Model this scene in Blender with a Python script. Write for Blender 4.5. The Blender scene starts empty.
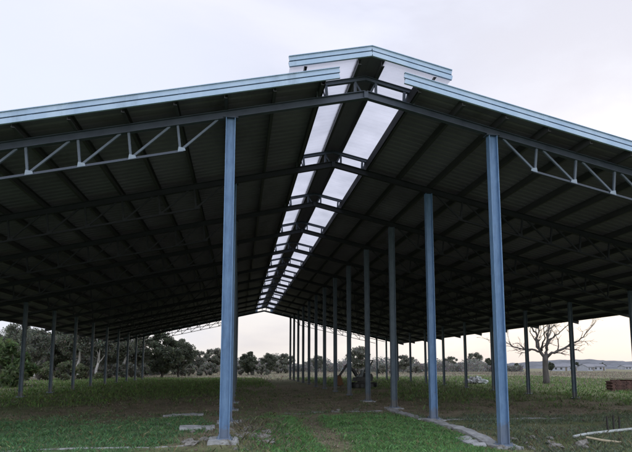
import bpy, math, random
import numpy as np
from mathutils import Vector, Matrix, noise

random.seed(7); RNG = np.random.default_rng(11)
scn = bpy.context.scene
COL = scn.collection
R = math.radians

# ------------------------------------------------------------------ helpers
def tag(o, label=None, cat=None, group=None, kind=None):
    if label: o['label'] = label
    if cat: o['category'] = cat
    if group: o['group'] = group
    if kind: o['kind'] = kind
    return o

def empty(name, loc=(0, 0, 0), rz=0.0):
    o = bpy.data.objects.new(name, None); COL.objects.link(o)
    o.location = loc; o.rotation_euler = (0, 0, rz); o.empty_display_size = .3
    return o

def link(name, me, parent=None, loc=(0, 0, 0), rz=0.0):
    o = bpy.data.objects.new(name, me); COL.objects.link(o)
    o.location = loc; o.rotation_euler = (0, 0, rz)
    if parent: o.parent = parent
    return o

def copy_tree(o, parent=None):
    c = o.copy(); COL.objects.link(c)
    if parent: c.parent = parent
    for ch in list(o.children): copy_tree(ch, c)
    return c

class MB:
    def __init__(s): s.v = []; s.f = []; s.mi = []
    def add(s, vs, fs, m=0):
        b = len(s.v); s.v += [tuple(v) for v in vs]
        for f in fs: s.f.append([i + b for i in f]); s.mi.append(m)
    def box(s, c, d, rot=None, m=0):
        x, y, z = d[0] / 2, d[1] / 2, d[2] / 2
        vs = [Vector(p) for p in ((-x,-y,-z),(x,-y,-z),(x,y,-z),(-x,y,-z),(-x,-y,z),(x,-y,z),(x,y,z),(-x,y,z))]
        if rot is not None: vs = [rot @ v for v in vs]
        c = Vector(c)
        s.add([v + c for v in vs], [(0,3,2,1),(4,5,6,7),(0,1,5,4),(1,2,6,5),(2,3,7,6),(3,0,4,7)], m)
    def sweep(s, prof, p, q, up=(0, 0, 1), m=0):
        """closed 2D profile (side, up) swept straight from p to q"""
        p, q, up = Vector(p), Vector(q), Vector(up)
        d = (q - p).normalized(); side = d.cross(up).normalized(); u = side.cross(d)
        n = len(prof)
        vs = [p + side * a + u * b for a, b in prof] + [q + side * a + u * b for a, b in prof]
        fs = [(i, (i + 1) % n, n + (i + 1) % n, n + i) for i in range(n)]
        fs += [tuple(range(n))[::-1], tuple(range(n, 2 * n))]
        s.add(vs, fs, m)
    def beam(s, p, q, w, h, up=(0, 0, 1), m=0):
        s.sweep([(-w/2,-h/2),(w/2,-h/2),(w/2,h/2),(-w/2,h/2)], p, q, up, m)
    def tube(s, pts, rad, n=7, m=0):
        pts = [Vector(p) for p in pts]; b = len(s.v); ref = Vector((.31, .17, .93))
        for i, p in enumerate(pts):
            d = (pts[min(i + 1, len(pts) - 1)] - pts[max(i - 1, 0)]).normalized()
            a = d.cross(ref)
            if a.length < 1e-3: a = d.cross(Vector((1, 0, 0)))
            a.normalize(); c = d.cross(a)
            for k in range(n):
                t = 2 * math.pi * k / n
                s.v.append(tuple(p + (a * math.cos(t) + c * math.sin(t)) * rad[i]))
        for i in range(len(pts) - 1):
            for k in range(n):
                k2 = (k + 1) % n
                s.f.append([b + i*n + k, b + i*n + k2, b + (i+1)*n + k2, b + (i+1)*n + k]); s.mi.append(m)
        s.f.append([b + k for k in range(n)][::-1]); s.mi.append(m)
        s.f.append([b + (len(pts)-1)*n + k for k in range(n)]); s.mi.append(m)
    def mesh(s, name, mats, smooth=False):
        me = bpy.data.meshes.new(name); me.from_pydata(s.v, [], s.f)
        for m in (mats if isinstance(mats, (list, tuple)) else [mats]): me.materials.append(m)
        me.polygons.foreach_set('material_index', s.mi)
        if smooth: me.polygons.foreach_set('use_smooth', [True] * len(s.f))
        me.update(); return me
    def build(s, name, mats, parent=None, loc=(0, 0, 0), smooth=False):
        return link(name, s.mesh(name, mats, smooth), parent, loc)

def I_prof(w, h, tf, tw):
    return [(-w/2,-h/2),(w/2,-h/2),(w/2,-h/2+tf),(tw/2,-h/2+tf),(tw/2,h/2-tf),(w/2,h/2-tf),(w/2,h/2),(-w/2,h/2),
            (-w/2,h/2-tf),(-tw/2,h/2-tf),(-tw/2,-h/2+tf),(-w/2,-h/2+tf)]
def C_prof(w, h, t):
    return [(-w/2,-h/2),(w/2,-h/2),(w/2,-h/2+t),(-w/2+t,-h/2+t),(-w/2+t,h/2-t),(w/2,h/2-t),(w/2,h/2),(-w/2,h/2)]

# value noise on arrays
_T = RNG.random((256, 256))
def vnoise(x, y):
    xi = np.floor(x).astype(int); yi = np.floor(y).astype(int); fx = x - xi; fy = y - yi
    fx = fx*fx*(3-2*fx); fy = fy*fy*(3-2*fy)
    a = _T[xi % 256, yi % 256]; b = _T[(xi+1) % 256, yi % 256]; c = _T[xi % 256, (yi+1) % 256]; d = _T[(xi+1) % 256, (yi+1) % 256]
    return (a*(1-fx)+b*fx)*(1-fy) + (c*(1-fx)+d*fx)*fy
def fbm(x, y, o=4):
    s = 0; a = .5
    for i in range(o): s = s + a*vnoise(x*2**i + 17.3*i, y*2**i + 5.1*i); a *= .5
    return s / (1 - .5**o)
def sst(a, b, x):
    t = np.clip((x - a) / (b - a), 0, 1); return t*t*(3-2*t)

# ------------------------------------------------------------------ materials
def nodes(name):
    m = bpy.data.materials.new(name); m.use_nodes = True
    nt = m.node_tree; return m, nt, nt.nodes['Principled BSDF']
def tex(nt, kind, **kw):
    n = nt.nodes.new(kind)
    for k, v in kw.items():
        if k in n.inputs: n.inputs[k].default_value = v
        else: setattr(n, k, v)
    return n
def mixc(nt, fac, a, b, mode='MIX'):
    n = nt.nodes.new('ShaderNodeMix'); n.data_type = 'RGBA'; n.blend_type = mode
    for s, v in ((0, fac), (6, a), (7, b)):
        if hasattr(v, 'is_output'): nt.links.new(v, n.inputs[s])
        elif s == 0: n.inputs[s].default_value = v
        else: n.inputs[s].default_value = (*v, 1)
    return n.outputs[2]
def ramp(nt, src, stops):
    n = nt.nodes.new('ShaderNodeValToRGB'); e = n.color_ramp.elements
    while len(e) < len(stops): e.new(.5)
    for i, (p, c) in enumerate(stops): e[i].position = p; e[i].color = (*c, 1) if len(c) == 3 else c
    nt.links.new(src, n.inputs[0]); return n.outputs[0]
def coords(nt, scale=(1, 1, 1), world=False):
    if world:
        g = nt.nodes.new('ShaderNodeNewGeometry'); src = g.outputs['Position']
    else:
        g = nt.nodes.new('ShaderNodeTexCoord'); src = g.outputs['Object']
    mp = nt.nodes.new('ShaderNodeMapping'); mp.inputs['Scale'].default_value = scale
    nt.links.new(src, mp.inputs[0]); return mp.outputs[0]
def noise_mat(name, a, b, scale=3, rough=.7, metal=0, stretch=(1, 1, 1), bump=0, c=None, spec=.4, world=False, detail=6):
    m, nt, p = nodes(name); co = coords(nt, stretch, world)
    n = tex(nt, 'ShaderNodeTexNoise', Scale=scale, Detail=detail, Roughness=.62); nt.links.new(co, n.inputs['Vector'])
    col = ramp(nt, n.outputs[0], [(.32, a), (.68, b)])
    if c:
        n2 = tex(nt, 'ShaderNodeTexNoise', Scale=scale*.37, Detail=7, Roughness=.7); nt.links.new(co, n2.inputs['Vector'])
        f = ramp(nt, n2.outputs[0], [(.56, (0,0,0)), (.68, (1,1,1))]); col = mixc(nt, f, col, c)
    nt.links.new(col, p.inputs['Base Color'])
    p.inputs['Metallic'].default_value = metal; p.inputs['Specular IOR Level'].default_value = spec
    rr = ramp(nt, n.outputs[0], [(.3, (rough*.8,)*3), (.7, (min(1, rough*1.15),)*3)]); nt.links.new(rr, p.inputs['Roughness'])
    if bump:
        b_ = tex(nt, 'ShaderNodeBump', Strength=bump, Distance=.05); nt.links.new(n.outputs[0], b_.inputs['Height'])
        nt.links.new(b_.outputs[0], p.inputs['Normal'])
    return m
def attr_mat(name, rough=.8, spec=.2, trans=0.0, grain=None):
    """colour from the mesh's colour attribute, optional fine grain"""
    m, nt, p = nodes(name)
    a = tex(nt, 'ShaderNodeVertexColor', layer_name='Col'); col = a.outputs[0]
    if grain:
        co = coords(nt, (1, 1, 1), True)
        for sc, lo, hi in grain:
            n = tex(nt, 'ShaderNodeTexNoise', Scale=sc, Detail=5, Roughness=.7); nt.links.new(co, n.inputs['Vector'])
            g = ramp(nt, n.outputs[0], [(.3, (lo,)*3), (.7, (hi,)*3)]); col = mixc(nt, 1.0, col, g, 'MULTIPLY')
        b_ = tex(nt, 'ShaderNodeBump', Strength=.5, Distance=.06); nt.links.new(n.outputs[0], b_.inputs['Height'])
        nt.links.new(b_.outputs[0], p.inputs['Normal'])
    nt.links.new(col, p.inputs['Base Color'])
    p.inputs['Roughness'].default_value = rough; p.inputs['Specular IOR Level'].default_value = spec
    if trans:
        t = nt.nodes.new('ShaderNodeBsdfTranslucent'); nt.links.new(col, t.inputs[0])
        mx = nt.nodes.new('ShaderNodeMixShader'); mx.inputs[0].default_value = trans
        nt.links.new(p.outputs[0], mx.inputs[1]); nt.links.new(t.outputs[0], mx.inputs[2])
        nt.links.new(mx.outputs[0], nt.nodes['Material Output'].inputs[0])
    return m

M = {}
def column_paint(name, a, b, rough):
    m, nt, p = nodes(name); co = coords(nt, (1, 1, .16)); co1 = coords(nt, (1, 1, 1), True)
    n = tex(nt, 'ShaderNodeTexNoise', Scale=4., Detail=7, Roughness=.65); nt.links.new(co1, n.inputs['Vector'])
    st = tex(nt, 'ShaderNodeTexNoise', Scale=22., Detail=4, Roughness=.6); nt.links.new(co, st.inputs['Vector'])
    col = ramp(nt, n.outputs[0], [(.3, a), (.7, b)])
    col = mixc(nt, 1.0, col, ramp(nt, st.outputs[0], [(.3, (.8,)*3), (.55, (1.,)*3), (.75, (1.13,)*3)]), 'MULTIPLY')
    n2 = tex(nt, 'ShaderNodeTexNoise', Scale=9., Detail=8, Roughness=.75); nt.links.new(co1, n2.inputs['Vector'])
    col = mixc(nt, ramp(nt, n2.outputs[0], [(.62, (0,)*3), (.70, (.75,)*3)]), col, (.13, .115, .10))       # scuffs, primer, rust
    sp = nt.nodes.new('ShaderNodeSeparateXYZ'); nt.links.new(co1, sp.inputs[0])
    mz = nt.nodes.new('ShaderNodeMath'); mz.operation = 'MULTIPLY_ADD'; nt.links.new(n2.outputs[0], mz.inputs[0]); mz.inputs[1].default_value = -.62; nt.links.new(sp.outputs[2], mz.inputs[2])
    mud = ramp(nt, mz.outputs[0], [(0., (.45,)*3), (.08, (0,)*3)])
    col = mixc(nt, mud, col, (.16, .135, .10))                                                              # mud splashed up the foot
    nt.links.new(col, p.inputs['Base Color']); p.inputs['Roughness'].default_value = rough; p.inputs['Specular IOR Level'].default_value = .4
    b_ = tex(nt, 'ShaderNodeBump', Strength=.12, Distance=.02); nt.links.new(n.outputs[0], b_.inputs['Height']); nt.links.new(b_.outputs[0], p.inputs['Normal'])
    return m
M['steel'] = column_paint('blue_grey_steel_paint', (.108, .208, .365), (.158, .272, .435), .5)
M['dull'] = column_paint('shaded_column_paint', (.075, .11, .14), (.12, .16, .195), .6)  # darker copy of the column paint: shade painted onto rear and eave columns
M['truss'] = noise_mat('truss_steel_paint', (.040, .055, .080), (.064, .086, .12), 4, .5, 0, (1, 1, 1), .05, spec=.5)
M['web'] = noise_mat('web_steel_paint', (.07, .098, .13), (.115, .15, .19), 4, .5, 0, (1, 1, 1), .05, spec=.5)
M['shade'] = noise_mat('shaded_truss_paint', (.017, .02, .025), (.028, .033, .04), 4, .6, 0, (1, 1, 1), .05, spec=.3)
M['gusset'] = noise_mat('gusset_plate_steel', (.20, .26, .32), (.30, .36, .42), 8, .45, .2)
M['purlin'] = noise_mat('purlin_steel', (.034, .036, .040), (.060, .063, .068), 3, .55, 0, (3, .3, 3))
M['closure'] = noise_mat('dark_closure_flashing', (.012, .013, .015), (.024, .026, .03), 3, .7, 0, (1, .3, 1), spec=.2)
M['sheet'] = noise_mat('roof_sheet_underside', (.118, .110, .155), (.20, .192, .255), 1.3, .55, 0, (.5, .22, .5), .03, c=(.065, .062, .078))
M['flash'] = noise_mat('pale_blue_flashing', (.275, .40, .54), (.385, .51, .635), 2.2, .42, .1, (1.0, 1, .35), .05, c=(.235, .33, .425), spec=.6)
M['groove'] = noise_mat('flashing_shadow_joint', (.03, .06, .09), (.06, .09, .12), 5, .6)
M['concrete'] = noise_mat('weathered_concrete', (.22, .23, .235), (.42, .435, .44), 5, .9, 0, (1, 1, 1), .7, c=(.14, .14, .125))
M['stone'] = noise_mat('rubble_stone', (.15, .145, .13), (.33, .32, .30), 6, .9, 0, (1, 1, 1), .6, c=(.10, .10, .08))
M['whitepipe'] = noise_mat('chalky_white_plastic', (.33, .37, .37), (.47, .51, .50), 4, .6, 0, (1, 1, 1), .1, c=(.28, .29, .26))
M['wood'] = noise_mat('grey_weathered_wood', (.10, .085, .065), (.22, .19, .15), 7, .85, 0, (1, 1, .15), .4)
M['palewood'] = noise_mat('pale_dry_stick', (.34, .30, .20), (.46, .41, .30), 9, .85, 0, (1, 1, 1), .3)
M['darkwood'] = noise_mat('dark_stake_wood', (.02, .02, .02), (.05, .045, .04), 9, .85, 0, (1, 1, .2), .3)
M['bark'] = noise_mat('dark_bark', (.035, .032, .028), (.085, .075, .062), 6, .95, 0, (1, 1, .25), .6)
M['greybark'] = noise_mat('grey_brown_bark', (.045, .042, .039), (.10, .093, .084), 6, .95, 0, (1, 1, .25), .6)
M['palebark'] = noise_mat('pale_smooth_bark', (.42, .41, .39), (.62, .61, .58), 3, .8, 0, (1, 1, .4), .3, c=(.17, .155, .135))
M['leaf'] = attr_mat('foliage', .65, .25, .4)
M['grass'] = attr_mat('grass_blades', .6, .25, .3)
M['ground'] = attr_mat('ground_soil_and_turf', .95, .1, 0, [(.8, .7, 1.25), (7, .6, 1.35), (38, .62, 1.32)])
M['hill'] = attr_mat('distant_hill', .95, .05, 0, [(.05, .72, 1.25), (.25, .7, 1.3)])
M['machine'] = noise_mat('dark_grimy_machine_paint', (.022, .026, .028), (.055, .06, .06), 6, .6, 0, (1, 1, 1), .1)
M['rubber'] = noise_mat('black_track_rubber', (.012, .012, .012), (.03, .03, .03), 14, .8, 0, (1, 1, 1), .3)
M['rust'] = noise_mat('orange_brown_rusty_steel', (.085, .042, .018), (.14, .07, .026), 6, .7, 0, (1, 1, 1), .2)
M['cloth'] = noise_mat('dull_grey_blue_seat', (.20, .24, .26), (.28, .32, .33), 6, .7)
M['housewall'] = noise_mat('whitewashed_wall', (.28, .30, .335), (.38, .40, .44), .6, .85)
M['roofgrey'] = noise_mat('dull_grey_roof', (.13, .14, .16), (.2, .2, .22), .7, .8)
M['window'] = noise_mat('dark_window', (.03, .035, .04), (.06, .065, .07), 2, .25)

def brick_mat():
    m, nt, p = nodes('weathered_red_brick')
    co = coords(nt, (1, 1, 1))
    n = tex(nt, 'ShaderNodeTexNoise', Scale=5., Detail=6); nt.links.new(co, n.inputs['Vector'])
    col = ramp(nt, n.outputs[0], [(.3, (.045, .026, .022)), (.7, (.115, .062, .05))])
    nt.links.new(col, p.inputs['Base Color']); p.inputs['Roughness'].default_value = .92
    return m
M['brick'] = brick_mat()

def translucent_sheet():
    m, nt, p = nodes('translucent_white_skylight')
    co = coords(nt, (1, 1, 1))
    n = tex(nt, 'ShaderNodeTexNoise', Scale=.9, Detail=6); nt.links.new(co, n.inputs['Vector'])
    col = ramp(nt, n.outputs[0], [(.3, (.42, .43, .47)), (.7, (.56, .565, .61))])
    t = nt.nodes.new('ShaderNodeBsdfTranslucent'); nt.links.new(col, t.inputs[0])
    g = nt.nodes.new('ShaderNodeBsdfTransparent'); nt.links.new(col, g.inputs[0])
    mx = nt.nodes.new('ShaderNodeMixShader'); mx.inputs[0].default_value = .3
    nt.links.new(t.outputs[0], mx.inputs[1]); nt.links.new(g.outputs[0], mx.inputs[2])
    nt.links.new(mx.outputs[0], nt.nodes['Material Output'].inputs[0]); return m
M['skylight'] = translucent_sheet()

# ------------------------------------------------------------------ camera
CAM = Vector((-2.851, -11.622, 1.694))
cam = bpy.data.cameras.new('camera'); co = bpy.data.objects.new('camera', cam); COL.objects.link(co)
co.location = CAM; co.rotation_euler = (math.pi/2 + .1176, -.001, .1448 * -1)
cam.sensor_width = 36; cam.lens = 525.1*36/632; cam.shift_y = 76.75/632
cam.clip_start = .1; cam.clip_end = 5000
scn.camera = co
def at(u, y):
    """world x on a line of sight seen at picture column u, at depth y (horizontal only)"""
    return CAM.x + (y - CAM.y) * math.tan(.1448 + math.atan((u - 316) / 525.1 / math.cos(.0)))

# ------------------------------------------------------------------ shed dimensions
A, WE, WR, SL, HC = 3.13, 13.62, 17.0, .2256, 7.23
BAY, NB = 4.2, 12
Y0, Y1 = -.78, 51.02
def H(x): return HC - (abs(x) - A) * SL
FY = [-.16] + [n * BAY for n in range(1, NB + 1)]

# ------------------------------------------------------------------ ground
def gz(x, y):
    x = np.asarray(x, float); y = np.asarray(y, float)
    z = (fbm(x*.35 + 40, y*.35 + 9, 4) - .5) * .10 + (fbm(x*1.7 + 3, y*1.7 + 70, 3) - .5) * .045
    z += (fbm(x*.03 + 4, y*.03 + 2, 3) - .5) * .5 * sst(18, 60, np.hypot(x, y - 20))
    z += -.17*np.exp(-((x-3.4)**2 + (y+.6)**2)/2.2) + .11*np.exp(-((x+3.1)**2 + (y+.1)**2)/1.0)
    z += -.06*np.exp(-((x+.70)**2)/.14) * sst(9, 5, y)           # worn wheel track
    z += .05*sst(12, 13.2, np.abs(x))*sst(52, 46, y)
    z += -1.6*sst(110, 240, y)
    return z
def gzf(x, y): return float(gz(np.array([x]), np.array([y]))[0])

def zones(x, y):
    """weights: lush grass, dull grass, bare dirt, dry straw"""
    n1 = fbm(x*.45 + 11, y*.45 + 3, 4) - .5; n2 = fbm(x*1.3 + 50, y*1.3 + 20, 4) - .5; n3 = fbm(x*.13 + 7, y*.13 + 31, 3) - .5
    nn = n1*1.5 + n2*.9
    # lush lawn in the middle bay and on the left front
    lawnC = sst(-2.5, -1.75, x + nn*.8) * sst(2.75, 2.45, x) * sst(6.6, 4.6, y + nn*2.2) * sst(-9, -6, y)
    path = np.clip(1.25*np.exp(-((x + .70 + n1*.7)**2)/(.11 + .012*np.clip(y + 2, 0, 9))) - .12 + n2*.5, 0, 1) * sst(9, 5, y)
    lawnL = sst(-3.7, -4.7, x + nn*1.2) * sst(6.4, 4.2, y + nn*2.6) * sst(-6, -3, y)
    lush = np.clip((lawnC * (1 - path) + lawnL*.95) * (1.0 + nn*.35), 0, 1) * (1 - path*.9)
    inside = sst(14.5, 12.5, np.abs(x + n3*3)) * sst(53, 46, y + n3*6) * sst(-1.5, .5, y + n2)
    bandL = sst(-1, -5, x + n3*8) * sst(13, 24, y + n3*10)
    bandL = np.maximum(bandL, sst(-7.5, -11, x + n3*5 + n1*3) * sst(6, 10, y + n1*4)*.9)
    bandR = sst(4.5, 9, x + n3*6) * sst(9, 18, y + n3*8)
    mid = sst(26, 38, y + n3*8)
    wr = sst(3.0, 3.6, x) * sst(5.6, 4.0, y + nn*1.6)
    dull = np.clip(np.maximum.reduce([bandL, bandR, mid*.8, wr*.85, (1-inside)*sst(62, 40, y + n3*22)]) + n2*.7 + n1*.35, 0, 1) * (1-lush)
    straw = sst(40, 75, y + n3*34) * (1-lush)
    straw = np.maximum(straw, sst(15.5, 18.5, np.abs(x) + n3*4) * sst(12, 30, y) * np.clip(.35 + n1*2.2, 0, 1))
    dirt = np.clip(1 - lush - dull - straw, 0, 1)
    return lush, dull, dirt, straw
C_L, C_D, C_S, C_T = np.array((.10, .165, .075)), np.array((.118, .142, .062)), np.array((.235, .205, .142)), np.array((.22, .185, .15))

def axis(lo, hi, flo, fhi, st):
    a = list(np.arange(flo, fhi + 1e-6, st)); s = st; p = fhi
    while p < hi: s *= 1.16; p += s; a.append(p)
    s = st; p = flo
    while p > lo: s *= 1.16; p -= s; a.insert(0, p)
    return np.array(a)
gx = axis(-2500, 2500, -11, 11, .16); gy = axis(-60, 3000, -7, 10, .16)
X, Y = np.meshgrid(gx, gy); x, y = X.ravel(), Y.ravel()
z = gz(x, y); lu, du, di, stw = zones(x, y)
tot = lu + du + di + stw
col = (lu[:, None]*C_L + du[:, None]*C_D + di[:, None]*C_S + stw[:, None]*C_T) / tot[:, None]
col *= (.75 + .5*fbm(x*.8, y*.8, 4))[:, None]
nx, ny = len(gx), len(gy)
i = np.arange(nx*ny).reshape(ny, nx)
F = np.stack([i[:-1, :-1], i[:-1, 1:], i[1:, 1:], i[1:, :-1]], -1).reshape(-1, 4)
def np_mesh(name, V, F, mat, col=None, smooth=False):
    me = bpy.data.meshes.new(name); k = F.shape[1]
    me.vertices.add(len(V)); me.vertices.foreach_set('co', V.astype(np.float32).ravel())
    me.loops.add(F.size); me.loops.foreach_set('vertex_index', F.astype(np.int32).ravel())
    me.polygons.add(len(F)); me.polygons.foreach_set('loop_start', np.arange(0, F.size, k, dtype=np.int32))
    if smooth: me.polygons.foreach_set('use_smooth', np.ones(len(F), bool))
    me.update(calc_edges=True)
    if col is not None:
        a = me.color_attributes.new('Col', 'FLOAT_COLOR', 'POINT')
        a.data.foreach_set('color', np.concatenate([col, np.ones((len(col), 1))], 1).astype(np.float32).ravel())
    me.materials.append(mat); return me
g = link('ground', np_mesh('ground', np.stack([x, y, z], 1), F, M['ground'], col, True)); tag(g, kind='structure')

# ------------------------------------------------------------------ grass
def blades(x, y, h, w, col, lean=.5):
    n = len(x); t = RNG.random(n)*2*math.pi; z = gz(x, y) - .01
    lx, ly = RNG.normal(0, lean, n)*h, RNG.normal(0, lean, n)*h
    dx, dy = np.cos(t)*w/2, np.sin(t)*w/2
    V = np.empty((n, 4, 3))
    V[:, 0] = np.stack([x-dx, y-dy, z], 1); V[:, 1] = np.stack([x+dx, y+dy, z], 1)
    V[:, 2] = np.stack([x+dx*.75+lx*.35, y+dy*.75+ly*.35, z+h*.6], 1); V[:, 3] = np.stack([x+lx, y+ly, z+h], 1)
    i = np.arange(n)*4
    F = np.concatenate([np.stack([i, i+1, i+2], 1), np.stack([i, i+2, i+3], 1)])
    return V.reshape(-1, 3), F, np.repeat(col, 4, 0)
def scatter(n, x0, x1, y0, y1, near=False):
    x = RNG.uniform(x0, x1, n)
    y = y0 + (y1-y0)*(RNG.random(n)**(1.7 if near else 1)); return x, y
def jitter(base, n, v=.3, hue=.12):
    return base * np.clip(1 + RNG.normal(0, v, (n, 1)) + RNG.normal(0, hue, (n, 3)), .3, 2.2)
parts = []
def grass_patch(n, x0, x1, y0, y1, which, h0, h1, w, base, thr=.35, near=False, lean=.5, clump=(.25, .55)):
    x, y = scatter(n, x0, x1, y0, y1, near); zz = zones(x, y)[which]
    cl = fbm(x*2.2, y*2.2, 3)
    k = (zz > thr + RNG.normal(0, .22, n)) & (cl > RNG.uniform(*clump, n)); x, y, cl = x[k], y[k], cl[k]
    h = RNG.uniform(h0, h1, len(x))*(.5 + cl)
    parts.append(blades(x, y, h, w*RNG.uniform(.6, 1.4, len(x)), jitter(np.array(base), len(x)), lean))
grass_patch(96000, -2.9, 3.0, -3, 7.5, 0, .03, .09, .012, (.125, .255, .090))
grass_patch(84000, -12, -3.2, -3, 7.5, 0, .03, .10, .013, (.105, .212, .092))
grass_patch(42000, 2.9, 13, -3, 7, 1, .03, .10, .013, (.130, .168, .112))
grass_patch(40000, -16, 16, 2, 22, 1, .03, .09, .016, (.115, .135, .075))
grass_patch(56000, -24, 0, 11, 60, 1, .06, .17, .05, (.105, .170, .052))
grass_patch(60000, 4, 40, 8, 60, 1, .06, .18, .05, (.112, .172, .060))
grass_patch(12000, -12, 3, -3, 6.5, 0, .03, .11, .012, (.20, .185, .10), .15)
grass_patch(14000, -12, 3.5, -3, 8, 2, .02, .07, .012, (.10, .15, .07), .25)
grass_patch(60000, -14, 15, 3, 26, 2, .03, .13, .018, (.10, .135, .06), .3, clump=(.52, .68))
grass_patch(30000, -14, 15, -2, 20, 2, .03, .12, .014, (.17, .16, .10), .3, clump=(.56, .70))
V, F, C = [], [], []; b = 0
for v, f, c in parts: V.append(v); F.append(f + b); C.append(c); b += len(v)
tag(link('grass', np_mesh('grass', np.concatenate(V), np.concatenate(F), M['grass'], np.concatenate(C))),
    'short uneven green grass growing around and under the shed', 'grass', kind='stuff')
parts = []
grass_patch(60000, -60, 90, 22, 110, 3, .10, .30, .07, (.205, .18, .148), .3, lean=.3)
grass_patch(9000, -9, 9, 1.5, 16, 2, .02, .08, .01, (.15, .13, .09), .4)
x, y = scatter(900, -3.0, -1.5, -1.2, 4.5)                                    # straw and weeds among the rubble
parts.append(blades(x, y, RNG.uniform(.04, .2, 900), np.full(900, .008), jitter(np.array((.15, .15, .095)), 900), .55))
x, y = scatter(700, 3.3, 6.2, -1.4, 1.2)
parts.append(blades(x, y, RNG.uniform(.04, .16, 700), np.full(700, .008), jitter(np.array((.14, .14, .09)), 700), .55))
V, F, C = [], [], []; b = 0
for v, f, c in parts: V.append(v); F.append(f + b); C.append(c); b += len(v)
tag(link('dry_grass', np_mesh('dry_grass', np.concatenate(V), np.concatenate(F), M['grass'], np.concatenate(C))),
    'dry straw coloured grass on the field beyond the shed', 'dry grass', kind='stuff')

x, y = scatter(9000, -14, 16, -1.5, 26, True); zz = zones(x, y)[2]; k = zz > RNG.uniform(.1, .9, len(x)); x, y = x[k], y[k]; n = len(x)
r = RNG.uniform(.012, .04, n)*(1 + (RNG.random(n) > .96)*1.0); ctr = np.stack([x, y, gz(x, y) + r*.25], 1)
ov = np.array([(1,0,0),(0,1,0),(-1,0,0),(0,-1,0),(0,0,.7),(.3,.2,-.5)]); V = ctr[:, None] + (ov[None] + RNG.normal(0, .25, (n, 6, 3)))*r[:, None, None]
of = np.array([(0,1,4),(1,2,4),(2,3,4),(3,0,4),(1,0,5),(2,1,5),(3,2,5),(0,3,5)]); F = (np.arange(n)*6)[:, None, None] + of[None]
C = np.repeat(jitter(np.array((.22, .185, .145)), n, .3, .05), 6, 0)
tag(link('soil_clods', np_mesh('soil_clods', V.reshape(-1, 3), F.reshape(-1, 3), M['grass'], C)), 'crumbs of soil and gravel scattered over the bare ground', 'soil', kind='stuff')

# ------------------------------------------------------------------ steel shed
shed = empty('steel_shed', (0, 0, 0))
tag(shed, 'long open sided steel shed with low gabled roof, blue grey columns and ridge skylight', 'shed')

def column_mesh(h, sec):
    mb = MB(); mb.sweep(I_prof(sec[1], sec[0], .018, .014), (0, 0, -.3), (0, 0, h), (1, 0, 0)); me = mb.mesh('column', M['steel'])
    pl = MB(); pl.box((0, 0, -.012), (.32, .36, .024))
    for sx in (-.12, .12):
        for sy in (-.14, .14): pl.tube([(sx, sy, 0), (sx, sy, .055)], [.014, .014], 6)
    return me, pl.mesh('base_plate', M['steel'])
colI, plate = column_mesh(H(A), (.215, .17)); colE, _ = column_mesh(H(WE), (.17, .14))
import bmesh
def pad_mesh():
    bm = bmesh.new(); bmesh.ops.create_cube(bm, size=1, matrix=Matrix.Diagonal((.62, .66, .14, 1)))
    bmesh.ops.subdivide_edges(bm, edges=bm.edges[:], cuts=4, use_grid_fill=True)
    for v in bm.verts:
        v.co += Vector((noise.noise(v.co*5), noise.noise(v.co*5 + Vector((9, 0, 0))), noise.noise(v.co*4 + Vector((0, 7, 0)))*.35))*.055
    me = bpy.data.meshes.new('footing'); bm.to_mesh(me); bm.free(); me.materials.append(M['concrete']); return me
pad = pad_mesh()
DM = {}
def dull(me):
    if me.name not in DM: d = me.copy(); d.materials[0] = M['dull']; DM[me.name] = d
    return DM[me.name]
capm = MB(); capm.box((0, 0, 0), (.30, .24, .016)); capm = capm.mesh('cap_plate', M['steel'])
for fy in FY:
    for x, me in ((-A, colI), (A, colI), (-WE, colE), (WE, colE)):
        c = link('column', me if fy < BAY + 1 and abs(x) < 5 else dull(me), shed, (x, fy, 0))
        link('base_plate', plate, c, (0, 0, gzf(x, fy) + .065))
        if fy < 3*BAY + 1 and abs(x) < 5: link('footing', pad, c, (0, 0, gzf(x, fy) - .02), random.uniform(-.05, .05))

NODES = [4.22 + 1.04*k for k in range(9)]; DEP = .60
def sloped(mb, x0, x1, dz, w, h, prof=None):
    p, q = (x0, 0, H(x0) + dz), (x1, 0, H(x1) + dz)
    mb.sweep(prof, p, q) if prof else mb.beam(p, q, w, h)
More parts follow.
